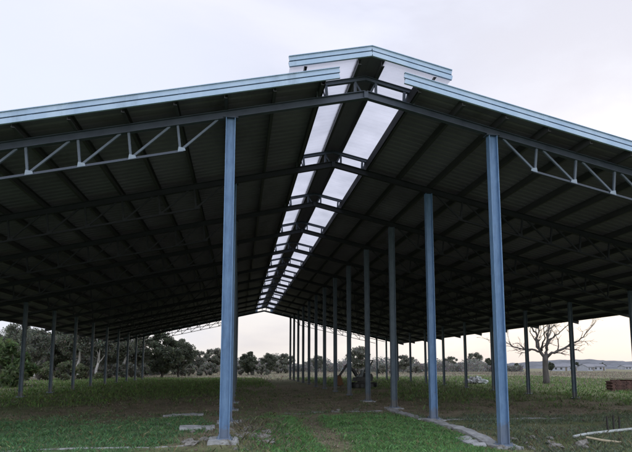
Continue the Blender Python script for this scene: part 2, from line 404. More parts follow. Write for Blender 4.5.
# rafters: one mesh per frame, pitched in the middle
rm = MB()
Ip = I_prof(.12, .18, .014, .012)
for s in (-1, 1):
    sloped(rm, 0.0, s*WR, .09, .12, .18, Ip)
rm.box((0, 0, H(0) + .07), (.10, .14, .16))
for s in (-1, 1):                                   # knee plates where the columns meet the rafter
    for x in (A, WE): rm.box((s*x, 0, H(x) - .012), (.34, .20, .02))
raft = rm.mesh('roof_truss', M['truss'])
chord_m, post_m, diag_m, gus_m = [], [], [], []
for s in (-1, 1):
    m = MB(); p = (s*(NODES[0]-.06), 0, H(NODES[0]-.06) - DEP); q = (s*(WE-.15), 0, H(WE-.15) - DEP)
    m.sweep([(-.03,-.03),(.03,-.03),(.03,-.022),(.004,-.022),(.004,.03),(-.004,.03),(-.004,-.022),(-.03,-.022)], p, q); chord_m.append(m.mesh('bottom_chord', M['truss']))
    for k, nx_ in enumerate(NODES):
        m = MB(); m.beam((s*nx_, 0, H(nx_) - DEP + .02), (s*(nx_+.07), 0, H(nx_+.07) + .004), .05, .05, (0, 1, 0)); post_m.append(m.mesh('web_post', M['web']))
        xi = nx_ - .80
        m = MB(); m.beam((s*(nx_-.02), .002, H(nx_) - DEP + .03), (s*xi, .002, H(xi) + .002), .045, .045, (0, 1, 0)); diag_m.append(m.mesh('web_diagonal', M['web']))
        m = MB(); zb = H(nx_) - DEP - .02
        pr = [(s*(nx_+.05), zb - .01), (s*(nx_-.12), zb + .028), (s*(nx_-.10), zb + .085), (s*(nx_+.035), zb + .11)]
        vs = [(a, -.036, b_) for a, b_ in pr] + [(a, -.028, b_) for a, b_ in pr]
        m.add(vs, [(0,1,2,3),(7,6,5,4),(0,4,5,1),(1,5,6,2),(2,6,7,3),(3,7,4,0)]); gus_m.append(m.mesh('gusset_plate', M['gusset']))
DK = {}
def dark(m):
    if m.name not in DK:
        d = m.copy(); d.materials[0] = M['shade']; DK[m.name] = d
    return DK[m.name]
far_web = MB()
for n, fy in enumerate(FY):
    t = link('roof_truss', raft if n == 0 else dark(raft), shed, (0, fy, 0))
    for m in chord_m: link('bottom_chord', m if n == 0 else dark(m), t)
    if n < 3:
        for nm, ms in (('web_post', post_m), ('web_diagonal', diag_m), ('gusset_plate', gus_m)):
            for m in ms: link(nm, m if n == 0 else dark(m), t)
    else:
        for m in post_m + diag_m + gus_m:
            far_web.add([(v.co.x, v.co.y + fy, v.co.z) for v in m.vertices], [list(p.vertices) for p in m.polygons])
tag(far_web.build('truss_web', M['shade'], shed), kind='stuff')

PX = [1.12 + 1.055*k for k in range(16)]
PX[-1] = 16.9
for s in (-1, 1):
    for px in PX:
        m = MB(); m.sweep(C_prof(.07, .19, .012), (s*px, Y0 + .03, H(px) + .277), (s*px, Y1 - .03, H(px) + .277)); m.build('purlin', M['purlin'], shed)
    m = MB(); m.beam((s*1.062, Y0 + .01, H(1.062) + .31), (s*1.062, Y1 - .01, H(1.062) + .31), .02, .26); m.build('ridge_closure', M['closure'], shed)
def ribbed(x0, x1, ya, yb, dz, pitch, hgt, s):
    ys = [ya]; zs = [0.]
    y = ya
    while y < yb - pitch:
        for a, b_ in ((.55, 0), (.67, hgt), (.86, hgt), (.98, 0)): ys.append(y + a*pitch); zs.append(b_)
        y += pitch
    ys.append(yb); zs.append(0.)
    v = []; f = []
    for yy, zz in zip(ys, zs):
        v.append((s*x0, yy, H(x0) + dz + zz)); v.append((s*x1, yy, H(x1) + dz + zz))
    for k in range(len(ys) - 1): f.append((2*k, 2*k+1, 2*k+3, 2*k+2) if s > 0 else (2*k, 2*k+2, 2*k+3, 2*k+1))
    m = MB(); m.add(v, f); return m
for s in (-1, 1):
    ribbed(1.075, WR, Y0, Y1, .378, .25, .035, s).build('roof_sheet', M['sheet'], shed)
    # barge flashing on the near and the far gable: two folded strips with a dark joint between
    for yy, d in ((Y0, -1), (Y1, 1)):
        b = MB(); a, e = .75, WR
        for lo, hi, th in ((.25, .355, .05), (.395, .515, .035)):
            h = hi - lo; mid = (lo + hi)/2
            b.beam((s*a, yy + d*th/2, H(a) + mid), (s*e, yy + d*th/2, H(e) + mid), th, h)
        b.beam((s*a, yy + d*.022, H(a) + .507), (s*e, yy + d*.022, H(e) + .507), .075, .014)
        for k, xl in enumerate((4.1, 7.05, 10.0, 13.2)):            # lapped joints
            for lo, hi, th in ((.248, .357, .053), (.393, .519, .038)):
                b.beam((s*xl, yy + d*th/2, H(xl) + (lo+hi)/2), (s*(xl+.11), yy + d*th/2, H(xl+.11) + (lo+hi)/2), th, hi - lo)
        o = b.build('barge_flashing', M['flash'], shed)
        j = MB(); j.beam((s*(a+.004), yy + d*.008, H(a) + .375), (s*e, yy + d*.008, H(e) + .375), .014, .05); j.build('flashing_joint', M['groove'], o)
    e = MB(); e.sweep(C_prof(.06, .17, .012), (s*(WR+.035), Y0, H(WR) + .30), (s*(WR+.035), Y1, H(WR) + .30)); e.build('eave_trim', M['purlin'], shed)

# ridge vent: raised translucent roof over the open ridge
vent = empty('ridge_vent'); vent.parent = shed
vf = MB()
for s in (-1, 1):
    sloped(vf, s*.0, s*1.62, .50, .09, .10, I_prof(.09, .10, .012, .012))
    vf.beam((s*.93, 0, H(.93) + .17), (s*.95, 0, H(.95) + .46), .06, .06, (0, 1, 0))
    vf.beam((s*.97, 0, H(.97) + .17), (s*1.04, .03, H(1.04) + .46), .03, .03, (0, 1, 0))
    vf.beam((s*.25, 0, H(.25) + .17), (s*.25, 0, H(.25) + .46), .055, .055, (0, 1, 0))
    vf.beam((s*.10, 0, H(.1) + .17), (s*.24, .02, H(.24) + .46), .03, .03, (0, 1, 0))
vfm = vf.mesh('vent_frame', M['truss'])
cl = MB()
for s in (-1, 1): cl.box((s*1.15, -.05, H(1.15) + .25), (.05, .01, .14))
clm = cl.mesh('cleat', M['gusset'])
for fy in FY:
    o = link('vent_frame', vfm, vent, (0, fy, 0))
    link('cleat', clm, o)
for s in (-1, 1):
    for px in (.27, 1.5):
        m = MB(); m.sweep(C_prof(.07, .125, .01), (s*px, Y0 + .04, H(px) + .615), (s*px, Y1 - .04, H(px) + .615)); m.build('vent_purlin', M['purlin'], vent)
    ribbed(.31, 1.86, Y0, Y1, .686, .21, .007, s).build('skylight_sheet', M['skylight'], vent)
    ribbed(0.0, .33, Y0, Y1, .725, .5, .004, s).build('ridge_cap', M['sheet'], vent)
    for yy, d in ((Y0, -1), (Y1, 1)):
        b = MB(); a, e = 0.0, 1.88
        for lo, hi, th in ((.675, .775, .05), (.815, .925, .035)):
            h = hi - lo; mid = (lo + hi)/2
            b.beam((s*a, yy + d*th/2, H(a) + mid), (s*e, yy + d*th/2, H(e) + mid), th, h)
        b.beam((s*a, yy + d*.022, H(a) + .917), (s*e, yy + d*.022, H(e) + .917), .075, .014)
        o = b.build('barge_flashing', M['flash'], vent)
        j = MB(); j.beam((s*a, yy + d*.008, H(a) + .795), (s*(e-.004), yy + d*.008, H(e) + .795), .014, .05); j.build('flashing_joint', M['groove'], o)

# ------------------------------------------------------------------ concrete beams, slabs, rubble
def rough_beam(name, pts, w, h, label, group=None, seg=.22, jag=.018, cat='ground beam'):
    """a worn concrete strip that follows the ground"""
    b = MB(); (x0, y0), (x1, y1) = pts; L = math.hypot(x1-x0, y1-y0); n = max(2, int(L/seg)); dx, dy = (x1-x0)/L, (y1-y0)/L
    vs = []; fs = []
    for i in range(n+1):
        t = i/n; px, py = x0 + (x1-x0)*t, y0 + (y1-y0)*t; zt = gzf(px, py)
        for sd, zz in ((-1, -.12), (-1, h), (1, h), (1, -.12)):
            j = random.uniform(-jag, jag)
            vs.append((px - dy*sd*(w/2 + j), py + dx*sd*(w/2 + j), zt + zz + (random.uniform(-jag, jag) if zz > 0 else 0)))
    for i in range(n):
        for k in range(4): fs.append((4*i+k, 4*i+(k+1) % 4, 4*i+4+(k+1) % 4, 4*i+4+k))
    fs += [(3, 2, 1, 0), (4*n, 4*n+1, 4*n+2, 4*n+3)]
    b.add(vs, fs); o = b.build(name, M['concrete']); tag(o, label, cat, group); return o
rough_beam('ground_beam', ((2.93, .15), (2.93, 4.0)), .34, .07, 'pale concrete ground beam between the two nearest right columns', 'concrete ground beams')
rough_beam('ground_beam', ((2.86, 4.4), (2.8, 8.1)), .30, .05, 'pale concrete ground beam between second and third right columns', 'concrete ground beams')
rough_beam('ground_beam', ((-9.6, -.42), (-3.9, -.36)), .11, .012, 'long low concrete strip in the grass at bottom left', 'concrete ground beams')
rough_beam('ground_beam', ((3.5, 4.15), (7.4, 4.2)), .13, .02, 'thin concrete strip running right from second right column', 'concrete ground beams')
rough_beam('ground_beam', ((-1.2, 7.0), (2.4, 7.6)), .22, .008, 'faint concrete strip across the middle bay behind the lawn', 'concrete ground beams')
rough_beam('concrete_slab', ((2.42, .55), (2.52, -.25)), .34, .05, 'short loose concrete slab beside beam at front right column', 'loose concrete slabs', .12, .03, 'slab')
rough_beam('concrete_slab', ((-4.35, 2.7), (-3.45, 2.75)), .30, .07, 'flat pale slab just left of and behind the front left column', 'loose concrete slabs', .15, .03, 'slab')
rough_beam('concrete_slab', ((-5.3, 6.6), (-4.0, 6.7)), .3, .06, 'small pale slab on bare soil farther behind front left column', 'loose concrete slabs', .15, .03, 'slab')

def rock_mesh(seed):
    import bmesh
    bm = bmesh.new(); bmesh.ops.create_icosphere(bm, subdivisions=2, radius=1)
    off = Vector((seed*3.1, seed*1.7, seed*.9))
    for v in bm.verts:
        d = v.co.normalized(); c = Vector([round(t*1.6)/1.6 for t in d])
        v.co = (d*.55 + c*.45) * (.8 + .45*noise.noise(d*1.3 + off) + .14*noise.noise(d*4 + off)); v.co.z *= .62
    me = bpy.data.meshes.new('broken_stone'); bm.to_mesh(me); bm.free(); me.materials.append(M['stone']); return me
rocks = [rock_mesh(k+1) for k in range(7)]
def stones(n, cx, cy, sx, sy, s0, s1, label, group):
    for _ in range(n):
        x, y = random.gauss(cx, sx), random.gauss(cy, sy)
        o = link('broken_stone', random.choice(rocks)); r = random.uniform(s0, s1)*random.choice((.6, .8, 1, 1.25))
        o.scale = (r*random.uniform(.8, 1.4), r, r*random.uniform(.7, 1.1)); o.rotation_euler = (random.uniform(-.3, .3), random.uniform(-.3, .3), random.uniform(0, 6))
        o.location = (x, y, gzf(x, y) + r*.2); tag(o, label, 'stone', group)
stones(30, -2.55, .9, .42, 1.0, .06, .15, 'grey broken stone in the rubble right of the front left column', 'stones right of the front left column')
stones(16, -3.55, .0, .32, .35, .06, .14, 'pale broken stone heaped at the left foot of front left column', 'stones left of the front left column')
stones(18, 4.15, -.45, .4, .4, .06, .16, 'grey broken stone in the grass right of the front right column', 'stones right of the front right column')
stones(12, 1.2, 7.2, 1.2, .4, .05, .11, 'small stone on the brown soil strip behind the middle lawn', 'stones behind the middle lawn')
stones(14, -4.2, 3.3, .8, .8, .04, .10, 'small stone on the bare ground left of front left column', 'stones on the bare ground')

p = MB(); p.tube([(5.05 + t*.5, .12 + t*.2, gzf(5.05 + t*.5, .12 + t*.2) + .045) for t in range(8)], [.037]*8, 9)
tag(p.build('white_pipe', M['whitepipe'], smooth=True), 'long whitish pipe lying in the grass at lower right', 'pipe')
p = MB(); p.tube([(4.9, -.55, gzf(4.9, -.55) + .14), (5.15, -.75, gzf(5.15, -.75) + .08), (5.42, -1.0, gzf(5.42, -1) + .05)], [.022, .026, .02], 6)
tag(p.build('dry_stick', M['palewood']), 'short pale stick lying in front of the whitish pipe', 'stick')
for k, x in enumerate((6.58, 6.74, 6.90)):
    b = MB(); b.beam((0, 0, -.1), ((-.02, .01, .015)[k], 0, (.37, .40, .35)[k]), .034, .034, (0, 1, 0))
    b.beam(((-.02, .01, .015)[k], 0, (.37, .40, .35)[k]), ((-.02, .01, .015)[k], 0, (.40, .43, .38)[k]), .02, .02, (0, 1, 0))
    o = b.build('wooden_stake', M['darkwood'], loc=(x, .95, gzf(x, .95)))
    tag(o, ('left one of three short dark stakes behind the whitish pipe', 'middle one of three short dark stakes behind the whitish pipe', 'right one of three short dark stakes behind the whitish pipe')[k], 'stake', 'short stakes behind the pipe')

# brick stack at the right edge
bs = empty('brick_stack', (22.4, 19.6, gzf(22.4, 19.6)), R(-8)); tag(bs, 'low reddish brown stack of bricks in the grass at the right edge', 'brick stack')
b = MB()
for lay in range(8):
    for k in range(11):
        for r_ in range(3):
            if lay == 7 and random.random() < .45: continue
            b.box((-1.35 + k*.25 + random.uniform(-.012, .012) + (.06 if lay % 2 else 0), -.25 + r_*.25 + random.uniform(-.015, .015), .045 + lay*.092), (.235, .235, .088), Matrix.Rotation(random.uniform(-.04, .04), 3, 'Z'))
b.build('brick_course', M['brick'], bs)
b = MB(); b.box((.05, .0, .80), (2.5, .7, .05), Matrix.Rotation(.015, 3, 'Y')); b.box((.3, -.1, .852), (1.6, .3, .04), Matrix.Rotation(-.02, 3, 'Y')); b.build('cover_board', M['wood'], bs)

# pale rubble heap
hp = MB()
for k in range(70):
    a = random.uniform(0, 6.28); r_ = random.random()**.6; x, y = math.cos(a)*r_*.95, math.sin(a)*r_*.7; zz = (1-r_)**.8*.75*random.uniform(.5, 1)
    hp.box((x, y, zz + .05), (random.uniform(.15, .5), random.uniform(.15, .4), random.uniform(.06, .22)), Matrix.Rotation(random.uniform(-.6, .6), 3, 'X') @ Matrix.Rotation(random.uniform(0, 3), 3, 'Z') @ Matrix.Rotation(random.uniform(-.5, .5), 3, 'Y'), m=0 if x < .1 else 1)
hp.build('rubble_heap', [M['concrete'], M['whitepipe']], loc=(17.8, 32.6, gzf(17.8, 32.6)))
tag(bpy.data.objects['rubble_heap'], 'pale heap of broken concrete in the grass beyond the right columns', 'rubble heap')

# small excavator inside the shed
ex = empty('small_excavator', (5.65, 26.5, gzf(5.65, 26.5)), R(6)); tag(ex, 'small dark digger with raised bent arm and orange brown bucket under the roof', 'excavator')
for yy in (-.5, .5):
    b = MB(); n = 18; ring = []
    for k in range(n):
        t = 2*math.pi*k/n; cx = .55 if math.cos(t) > 0 else -.55
        ring.append((.45 + cx + .21*math.cos(t), .21 + .21*math.sin(t)))
    vs = [(a, yy-.15, c) for a, c in ring] + [(a, yy+.15, c) for a, c in ring]
    b.add(vs, [(k, (k+1) % n, n + (k+1) % n, n + k) for k in range(n)] + [tuple(range(n))[::-1], tuple(range(n, 2*n))])
    tr = b.build('track', M['rubber'], ex)
    b = MB()
    for wx in (-.1, .28, .63, 1.0): b.tube([(wx, yy-.165, .2), (wx, yy+.165, .2)], [.13, .13], 12)
    b.build('track_wheel', M['machine'], tr)
b = MB(); b.box((.45, 0, .36), (.9, .8, .14)); b.tube([(.45, 0, .4), (.45, 0, .52)], [.3, .3], 14); b.build('undercarriage', M['machine'], ex)
b = MB()
pr = [(-.1, .52), (1.12, .52), (1.2, .75), (1.1, 1.05), (.62, 1.12), (.55, .82), (-.05, .78)]; n = len(pr)
b.add([(a, -.48, c) for a, c in pr] + [(a, .48, c) for a, c in pr], [(k, (k+1) % n, n+(k+1) % n, n+k) for k in range(n)] + [tuple(range(n))[::-1], tuple(range(n, 2*n))])
b.build('engine_housing', M['machine'], ex)
b = MB(); b.box((.25, 0, .88), (.42, .46, .12)); b.box((.48, 0, 1.12), (.1, .46, .42), Matrix.Rotation(.2, 3, 'Y')); b.build('seat', M['cloth'], ex)
b = MB()
for yy in (-.4, .4):
    b.tube([(.75, yy, 1.05), (1.05, yy, 1.75), (1.22, yy, 2.02)], [.05, .05, .045], 8)
    b.tube([(.1, yy, .8), (.28, yy, 1.25)], [.025, .025], 6)
b.tube([(1.22, -.4, 2.02), (1.22, .4, 2.02)], [.045, .045], 8); b.build('roll_bar', M['machine'], ex)
b = MB(); b.beam((.25, 0, .70), (-.18, 0, 1.35), .17, .2, (0, 1, 0)); b.beam((-.15, 0, 1.29), (-.68, 0, 1.74), .15, .18, (0, 1, 0)); b.build('boom', M['machine'], ex)
b = MB(); b.beam((-.60, 0, 1.76), (-1.28, 0, .86), .13, .16, (0, 1, 0)); b.build('dipper_arm', M['machine'], ex)
b = MB(); b.tube([(.0, 0, .85), (-.42, 0, 1.5)], [.04, .04], 8); b.tube([(-.35, 0, 1.72), (-.85, 0, 1.62)], [.035, .035], 8); b.tube([(-.8, 0, 1.6), (-1.12, 0, 1.05)], [.03, .03], 8); b.build('hydraulic_ram', M['machine'], ex)
b = MB(); prb = [(-1.2, .95), (-1.42, .92), (-1.62, .6), (-1.58, .3), (-1.3, .16), (-1.02, .3), (-1.08, .36), (-1.3, .26), (-1.5, .36), (-1.52, .58), (-1.38, .82), (-1.18, .86)]
n = len(prb)
b.add([(a, -.3, c) for a, c in prb] + [(a, .3, c) for a, c in prb], [(k, (k+1) % n, n+(k+1) % n, n+k) for k in range(n)])
for yy in (-.3, .285):
    pl = [(-1.2, .92), (-1.42, .9), (-1.6, .6), (-1.56, .32), (-1.3, .19), (-1.05, .32)]; k0 = len(pl)
    b.add([(a, yy, c) for a, c in pl] + [(a, yy+.015, c) for a, c in pl], [tuple(range(k0))[::-1], tuple(range(k0, 2*k0))] + [(k, (k+1) % k0, k0+(k+1) % k0, k0+k) for k in range(k0)])
for yy in (-.25, -.08, .08, .25): b.box((-1.0, yy, .33), (.14, .05, .03), Matrix.Rotation(-.4, 3, 'Y'))
b.build('bucket', M['rust'], ex)
b = MB(); b.box((1.42, 0, .25), (.06, 1.25, .34)); b.beam((1.4, -.35, .25), (.8, -.35, .34), .06, .06); b.beam((1.4, .35, .25), (.8, .35, .34), .06, .06); b.build('dozer_blade', M['machine'], ex)

# ------------------------------------------------------------------ trees
def limb(mb, p, d, L, r, depth, tips, bend=.25, n=4, kids=(2, 3), spread=.65, up=.12, shrink=.68, sides=6, rmin=.008):
    pts = [p.copy()]; rad = [r]; d = d.normalized(); r1 = max(r*.62, rmin)
    for k in range(n):
        d = (d + Vector((random.gauss(0, bend), random.gauss(0, bend), random.gauss(0, bend) + up))*.5).normalized()
        p = p + d*L/n; pts.append(p.copy()); rad.append(r + (r1 - r)*(k+1)/n)
    mb.tube(pts, rad, sides)
    if depth <= 0: tips.append((p, d)); return
    for c in range(random.randint(*kids)):
        j = n if c == 0 else random.randint(max(1, n//2), n)
        ax = Vector((random.gauss(0, 1), random.gauss(0, 1), random.gauss(0, 1))).normalized()
        nd = (d + ax*spread*random.uniform(.6, 1.2)).normalized()
        limb(mb, pts[j], nd, L*shrink*random.uniform(.75, 1.15), rad[j]*.8, depth-1, tips, bend, n, kids, spread, up, shrink, max(4, sides-1), rmin)

def leaf_cloud(centers, radii, n, size, base, dark=.45, var=.25, flat=.8):
    """leaf-sized quads gathered in clumps; lower and inner leaves are duller"""
    cs = np.array(centers); rs = np.array(radii); k = RNG.integers(0, len(cs), n)
    d = RNG.normal(0, 1, (n, 3)); d /= np.linalg.norm(d, axis=1)[:, None]
    rad = RNG.random(n)**.45
    P = cs[k] + d*(rad*rs[k])[:, None]*np.array((1, 1, flat))
    a = RNG.normal(0, 1, (n, 3)); a /= np.linalg.norm(a, axis=1)[:, None]
    c = np.cross(a, RNG.normal(0, 1, (n, 3))); c /= np.linalg.norm(c, axis=1)[:, None]
    s = (size*RNG.uniform(.5, 1.5, n))[:, None]
    V = np.stack([P - a*s, P - c*s*.45, P + a*s, P + c*s*.45], 1).reshape(-1, 3)
    F = np.arange(4*n).reshape(n, 4)
    clump = RNG.uniform(1-var, 1+var, len(cs))[k]
    col = np.array(base)*(clump*RNG.uniform(.7, 1.3, n))[:, None]*(1 + RNG.normal(0, .1, (n, 3)))
    return V, F, np.repeat(np.clip(col, .003, 1), 4, 0)

def tree_meshes(seed, h, r, crown_lo, crown_w, nleaf, leaf, base, bark, lean=.05, depth=3, trunk_h=.45, forks=(2, 3)):
    global RNG
    random.seed(seed); RNG = np.random.default_rng(seed)
    mb = MB(); tips = []
    p = Vector((0, 0, -.2)); top = Vector((random.gauss(0, lean)*h, random.gauss(0, lean)*h, h*trunk_h))
    pts = [p.lerp(top, t) + Vector((random.gauss(0, .03*h*t*(1-t)*2), random.gauss(0, .03*h*t*(1-t)*2), 0)) for t in np.linspace(0, 1, 6)]
    mb.tube(pts, [r*1.25, r, r*.9, r*.84, r*.78, r*.7], 8)
    for _ in range(random.randint(*forks) + 1):
        a = random.uniform(0, 6.28)
        limb(mb, pts[random.choice((3, 4, 5))], Vector((math.cos(a)*.7, math.sin(a)*.7, .9)), h*.27, r*.5, depth-1, tips, .25, 3, (2, 3), .7, .1, .75)
    trunk = mb.mesh('trunk', bark, True)
    cen, rad = [], []
    for tp, td in tips:
        if random.random() < .25: continue
        cen.append(tp); rad.append(random.uniform(.07, .15)*h)
    for _ in range(36):
        a = random.uniform(0, 6.28); q = random.random()**.5; zz = random.uniform(crown_lo, .97)
        w = crown_w*math.sin(math.pi*min(1, max(.12, (zz - crown_lo*.7)/(1.05 - crown_lo*.7))))
        cen.append(Vector((math.cos(a)*q*w, math.sin(a)*q*w, zz*h))); rad.append(random.uniform(.07, .17)*h)
    V, F, C = leaf_cloud([tuple(c) for c in cen], rad, int(nleaf*2.0), leaf, base)
    return trunk, np_mesh('crown', V, F, M['leaf'], C)

def bush_mesh(seed, w, h, nleaf, leaf, base, ncl=14):
    global RNG
    random.seed(seed); RNG = np.random.default_rng(seed)
    cen, rad = [], []
    for _ in range(ncl):
        a = random.uniform(0, 6.28); q = random.random()**.5; t = random.random()
        cen.append((math.cos(a)*q*w*(1-.55*t), math.sin(a)*q*w*(1-.55*t), h*(.1 + .8*t))); rad.append(random.uniform(.16, .3)*h)
    V, F, C = leaf_cloud(cen, rad, nleaf, leaf, base)
    mb = MB(); tips = []
    for _ in range(5):
        a = random.uniform(0, 6.28); limb(mb, Vector((0, 0, -.1)), Vector((math.cos(a)*.5, math.sin(a)*.5, 1)), h*.45, .035*h, 1, tips, .2, 3)
    return mb.mesh('stem', M['bark']), np_mesh('foliage', V, F, M['leaf'], C)

def plant_tree(name, meshes, x, y, label, cat, group=None, rz=0., sc=1., parts=('trunk', 'crown'), sz=None):
    r_ = empty(name, (x, y, gzf(x, y)), rz); r_.scale = (sc, sc, sz or sc)
    for nm, me in zip(parts, meshes): link(nm, me, r_)
    tag(r_, label, cat, group); return r_

DG = (.030, .036, .026)
T1 = tree_meshes(21, 8.0, .17, .42, 2.3, 5600, .15, (.150, .165, .125), M['palebark'], .06, 3, .5)  # crown colours lightened towards grey, painting haze into the leaves
T2 = tree_meshes(22, 7.5, .16, .38, 2.2, 5600, .15, (.14, .152, .118), M['palebark'], .08, 3, .42)
T3 = tree_meshes(23, 7.0, .2, .22, 2.7, 8000, .15, (.092, .104, .074), M['bark'], .05, 3, .35)
T4 = tree_meshes(24, 6.0, .18, .12, 2.7, 8600, .145, (.082, .096, .066), M['bark'], .05, 3, .3)
T5 = tree_meshes(25, 5.0, .13, .3, 2.0, 4200, .14, (.15, .158, .128), M['bark'], .06, 3, .4)
grp = 'trees standing left of the shed'
for u, yy, me, rz, sc, lab in (
    (3, 58, T3, .4, .78, 'dark bushy tree at the far left edge behind the green bush'),
    (20, 50, T1, 1.2, .68, 'pale trunked tree just left of the nearest left eave column'),
    (37, 60, T2, 2.2, .80, 'pale trunked tree showing between first and second left eave columns'),
    (58, 66, T3, 3.0, .95, 'dark tree behind the second left eave column'),
    (79, 56, T1, 4.4, 1.0, 'tree with leaning white trunk behind third left eave column'),
    (97, 55, T2, .6, 1.0, 'tree with forked white trunk right of fourth left eave column'),
    (112, 68, T5, .9, 1.5, 'grey green tree behind the middle of the left column row'),
    (123, 62, T1, 5.6, .92, 'slim pale trunked tree near the far left eave columns'),
    (138, 72, T5, 2.0, 1.5, 'greyish tree behind the farthest left eave columns'),
    (163, 62, T4, 1.1, 1.02, 'big dark round tree beyond the far left corner of shed'),
    (180, 66, T3, 5.0, .78, 'dark tree hard against the right side of big round tree')):
    plant_tree('tree', me, at(u, yy), yy, lab, 'tree', grp, rz, sc)
grp = 'trees beyond the far end of the shed'
for u, yy, me, rz, sc, lab in (
    (199, 84, T5, .3, .85, 'small grey green tree well left of the front left column'),
    (214, 92, T5, 2.7, .95, 'small grey tree just left of the front left column'),
    (249, 80, T4, 3.7, .66, 'dark round tree just right of the front left column'),
    (270, 88, T3, .2, .55, 'dark low tree beside the dark round tree'),
    (284, 100, T5, 4.0, .8, 'pale grey tree before the far right column row'),
    (318, 105, T5, 5.2, .75, 'small tree glimpsed between the far right columns'),
    (359, 70, T5, 1.5, .92, 'thin grey tree rising behind the digger'),
    (402, 90, T5, 3.3, .75, 'small tree right of the third right column'),
    (451, 150, T5, 0, .95, 'distant small tree right of the second right column'),
    (473, 150, T5, 2.1, 1.2, 'distant upright tree between second and front right columns'),
    (487, 160, T4, 4.2, .75, 'distant round tree left of the front right column')):
    plant_tree('tree', me, at(u, yy), yy, lab, 'tree', grp, rz, sc)
B1 = bush_mesh(31, 1.9, 2.6, 4200, .13, (.092, .135, .055))
B2 = bush_mesh(32, 1.6, 1.5, 2600, .12, (.120, .140, .080), 10)
B3 = bush_mesh(33, 2.0, 1.7, 2600, .14, (.15, .155, .125), 12)
grp = 'bushes outside the left eave'
for u, yy, me, rz, sc, lab in (
    (6, 32, B1, 0, 1.35, 'bright green bush at the left edge of the picture'),
    (42, 46, B2, 1, 1.2, 'olive bush between first and second left eave columns'),
    (66, 48, B2, 2, 1.3, 'green bush right of second left eave column'),
    (88, 52, B2, 4, 1.1, 'low green bush below the two white trunks'),
    (112, 56, B3, 3, 1.0, 'low dull bush behind middle of left eave columns'),
    (133, 60, B3, 5, 1.1, 'dull bush at the foot of farthest left eave columns')):
    plant_tree('bush', me, at(u, yy), yy, lab, 'bush', grp, rz, sc, ('stem', 'foliage'))
grp = 'bushes beyond the far end'
for u, yy, me, rz, sc, lab in (
    (190, 74, B3, 1, 1.15, 'dull grey bush right of the big dark round tree'),
    (208, 78, B3, 2, 1.2, 'dull bush beside the left side of front left column'),
    (233, 82, B3, 0, 1.1, 'dull bush hidden half behind the front left column'),
    (262, 80, B3, 4, 1.0, 'bush at the foot of the dark round tree'),
    (281, 92, B3, 5, 1.1, 'grey bush left of the far right column row'),
    (382, 84, B3, .6, .95, 'grey bush between fourth and third right columns'),
    (415, 100, B3, 3.6, 1.0, 'grey bush left of the second right column')):
    plant_tree('bush', me, at(u, yy), yy, lab, 'bush', grp, rz, sc, ('stem', 'foliage'))

# far treeline and the wood behind the grove: masses
RNG = np.random.default_rng(5)
cen, rad = [], []
for u in np.arange(170, 520, .8):
    yy = RNG.uniform(112, 150); k = .55 + .9*vnoise(np.array([u*.09]), np.array([2.2]))[0]; k *= 1.15 - .4*max(0, (u-250)/270)
    zg = gzf(at(u, yy), yy)
    for t in (.2, .75): cen.append((at(u, yy), yy, zg + 2.6*k*t)); rad.append(1.25*k)
V, F, C = leaf_cloud(cen, rad, 42000, .26, (.18, .18, .17), flat=1.0)
tag(link('far_scrub', np_mesh('far_scrub', V, F, M['leaf'], C)), 'distant grey green scrub along the horizon', 'scrub', kind='stuff')
cen, rad = [], []
for u in np.arange(-60, 172, .9):
    yy = RNG.uniform(74, 92); k = .7 + .5*vnoise(np.array([u*.06]), np.array([7.2]))[0]; k *= 1 - .35*max(0, (u-100)/70)
    for t in (.08, .3, .5, .72): cen.append((at(u, yy) + RNG.normal(0, 1), yy + RNG.normal(0, 1), 6.6*k*t*(.72 + .28*sst(20, 70, u)))); rad.append(1.3*k)
V, F, C = leaf_cloud(cen, rad, 60000, .26, (.145, .152, .125), flat=1.0)  # leaf colour lightened to paint in haze
tag(link('woodland', np_mesh('woodland', V, F, M['leaf'], C)), 'dense grey green wood behind the pale trunks on the left', 'wood', kind='stuff')

# bare spreading tree on the right
random.seed(90)
bt = empty('bare_tree', (23.9, 31.6, gzf(23.9, 31.6)), R(-24)); tag(bt, 'bare leafless tree with wide crooked branches beyond the right eave', 'tree')
mb = MB(); tips = []
def crook(pts, r0, r1, sub=2, tw=.55):
    P = [Vector(p) for p in pts]; Q = []
    for a, b_ in zip(P, P[1:]): Q += [a.lerp(b_, t) + Vector((random.gauss(0, .04),)*1 + (random.gauss(0, .04), random.gauss(0, .04))) for t in (0, .34, .67)]
    Q.append(P[-1]); n = len(Q); r0 *= .78; r1 *= .7; rr = [r0 + (r1-r0)*k/(n-1) for k in range(n)]
    mb.tube(Q, rr, 8)
    for k in range(3, n):
        if random.random() < tw:
            d = (Q[k] - Q[k-1]).normalized(); ax = Vector((random.gauss(0, 1), random.gauss(0, 1), random.gauss(.2, 1))).normalized()
            limb(mb, Q[k], d + ax*.9, random.uniform(.6, 1.25), rr[k]*.55, sub, tips, .35, 4, (2, 3), .8, .08, .68, 5, .009)
    limb(mb, Q[-1], Q[-1] - Q[-2], 1.25, r1, sub+1, tips, .32, 4, (2, 3), .75, .06, .72, 5, .011)
trunk = MB()
mb.tube([(0, 0, -.3), (.02, 0, .4), (-.02, 0, 1.2), (0, 0, 2.0), (.04, 0, 2.5)], [.40, .28, .245, .235, .25], 10)
crook([(-.02, 0, 2.35), (-.35, -.1, 2.9), (-.62, .1, 3.5), (-.55, .1, 4.2), (-.95, 0, 4.9), (-1.3, .1, 5.6)], .20, .07)
crook([(-.3, 0, 2.8), (-1.0, .2, 3.05), (-1.7, 0, 3.0), (-2.5, .1, 3.2), (-3.1, .1, 3.6)], .13, .05, 2, .7)
crook([(.05, 0, 2.4), (.15, .1, 3.0), (.35, -.1, 3.6), (.25, 0, 4.3), (.5, 0, 5.0), (.4, .1, 5.8)], .20, .06)
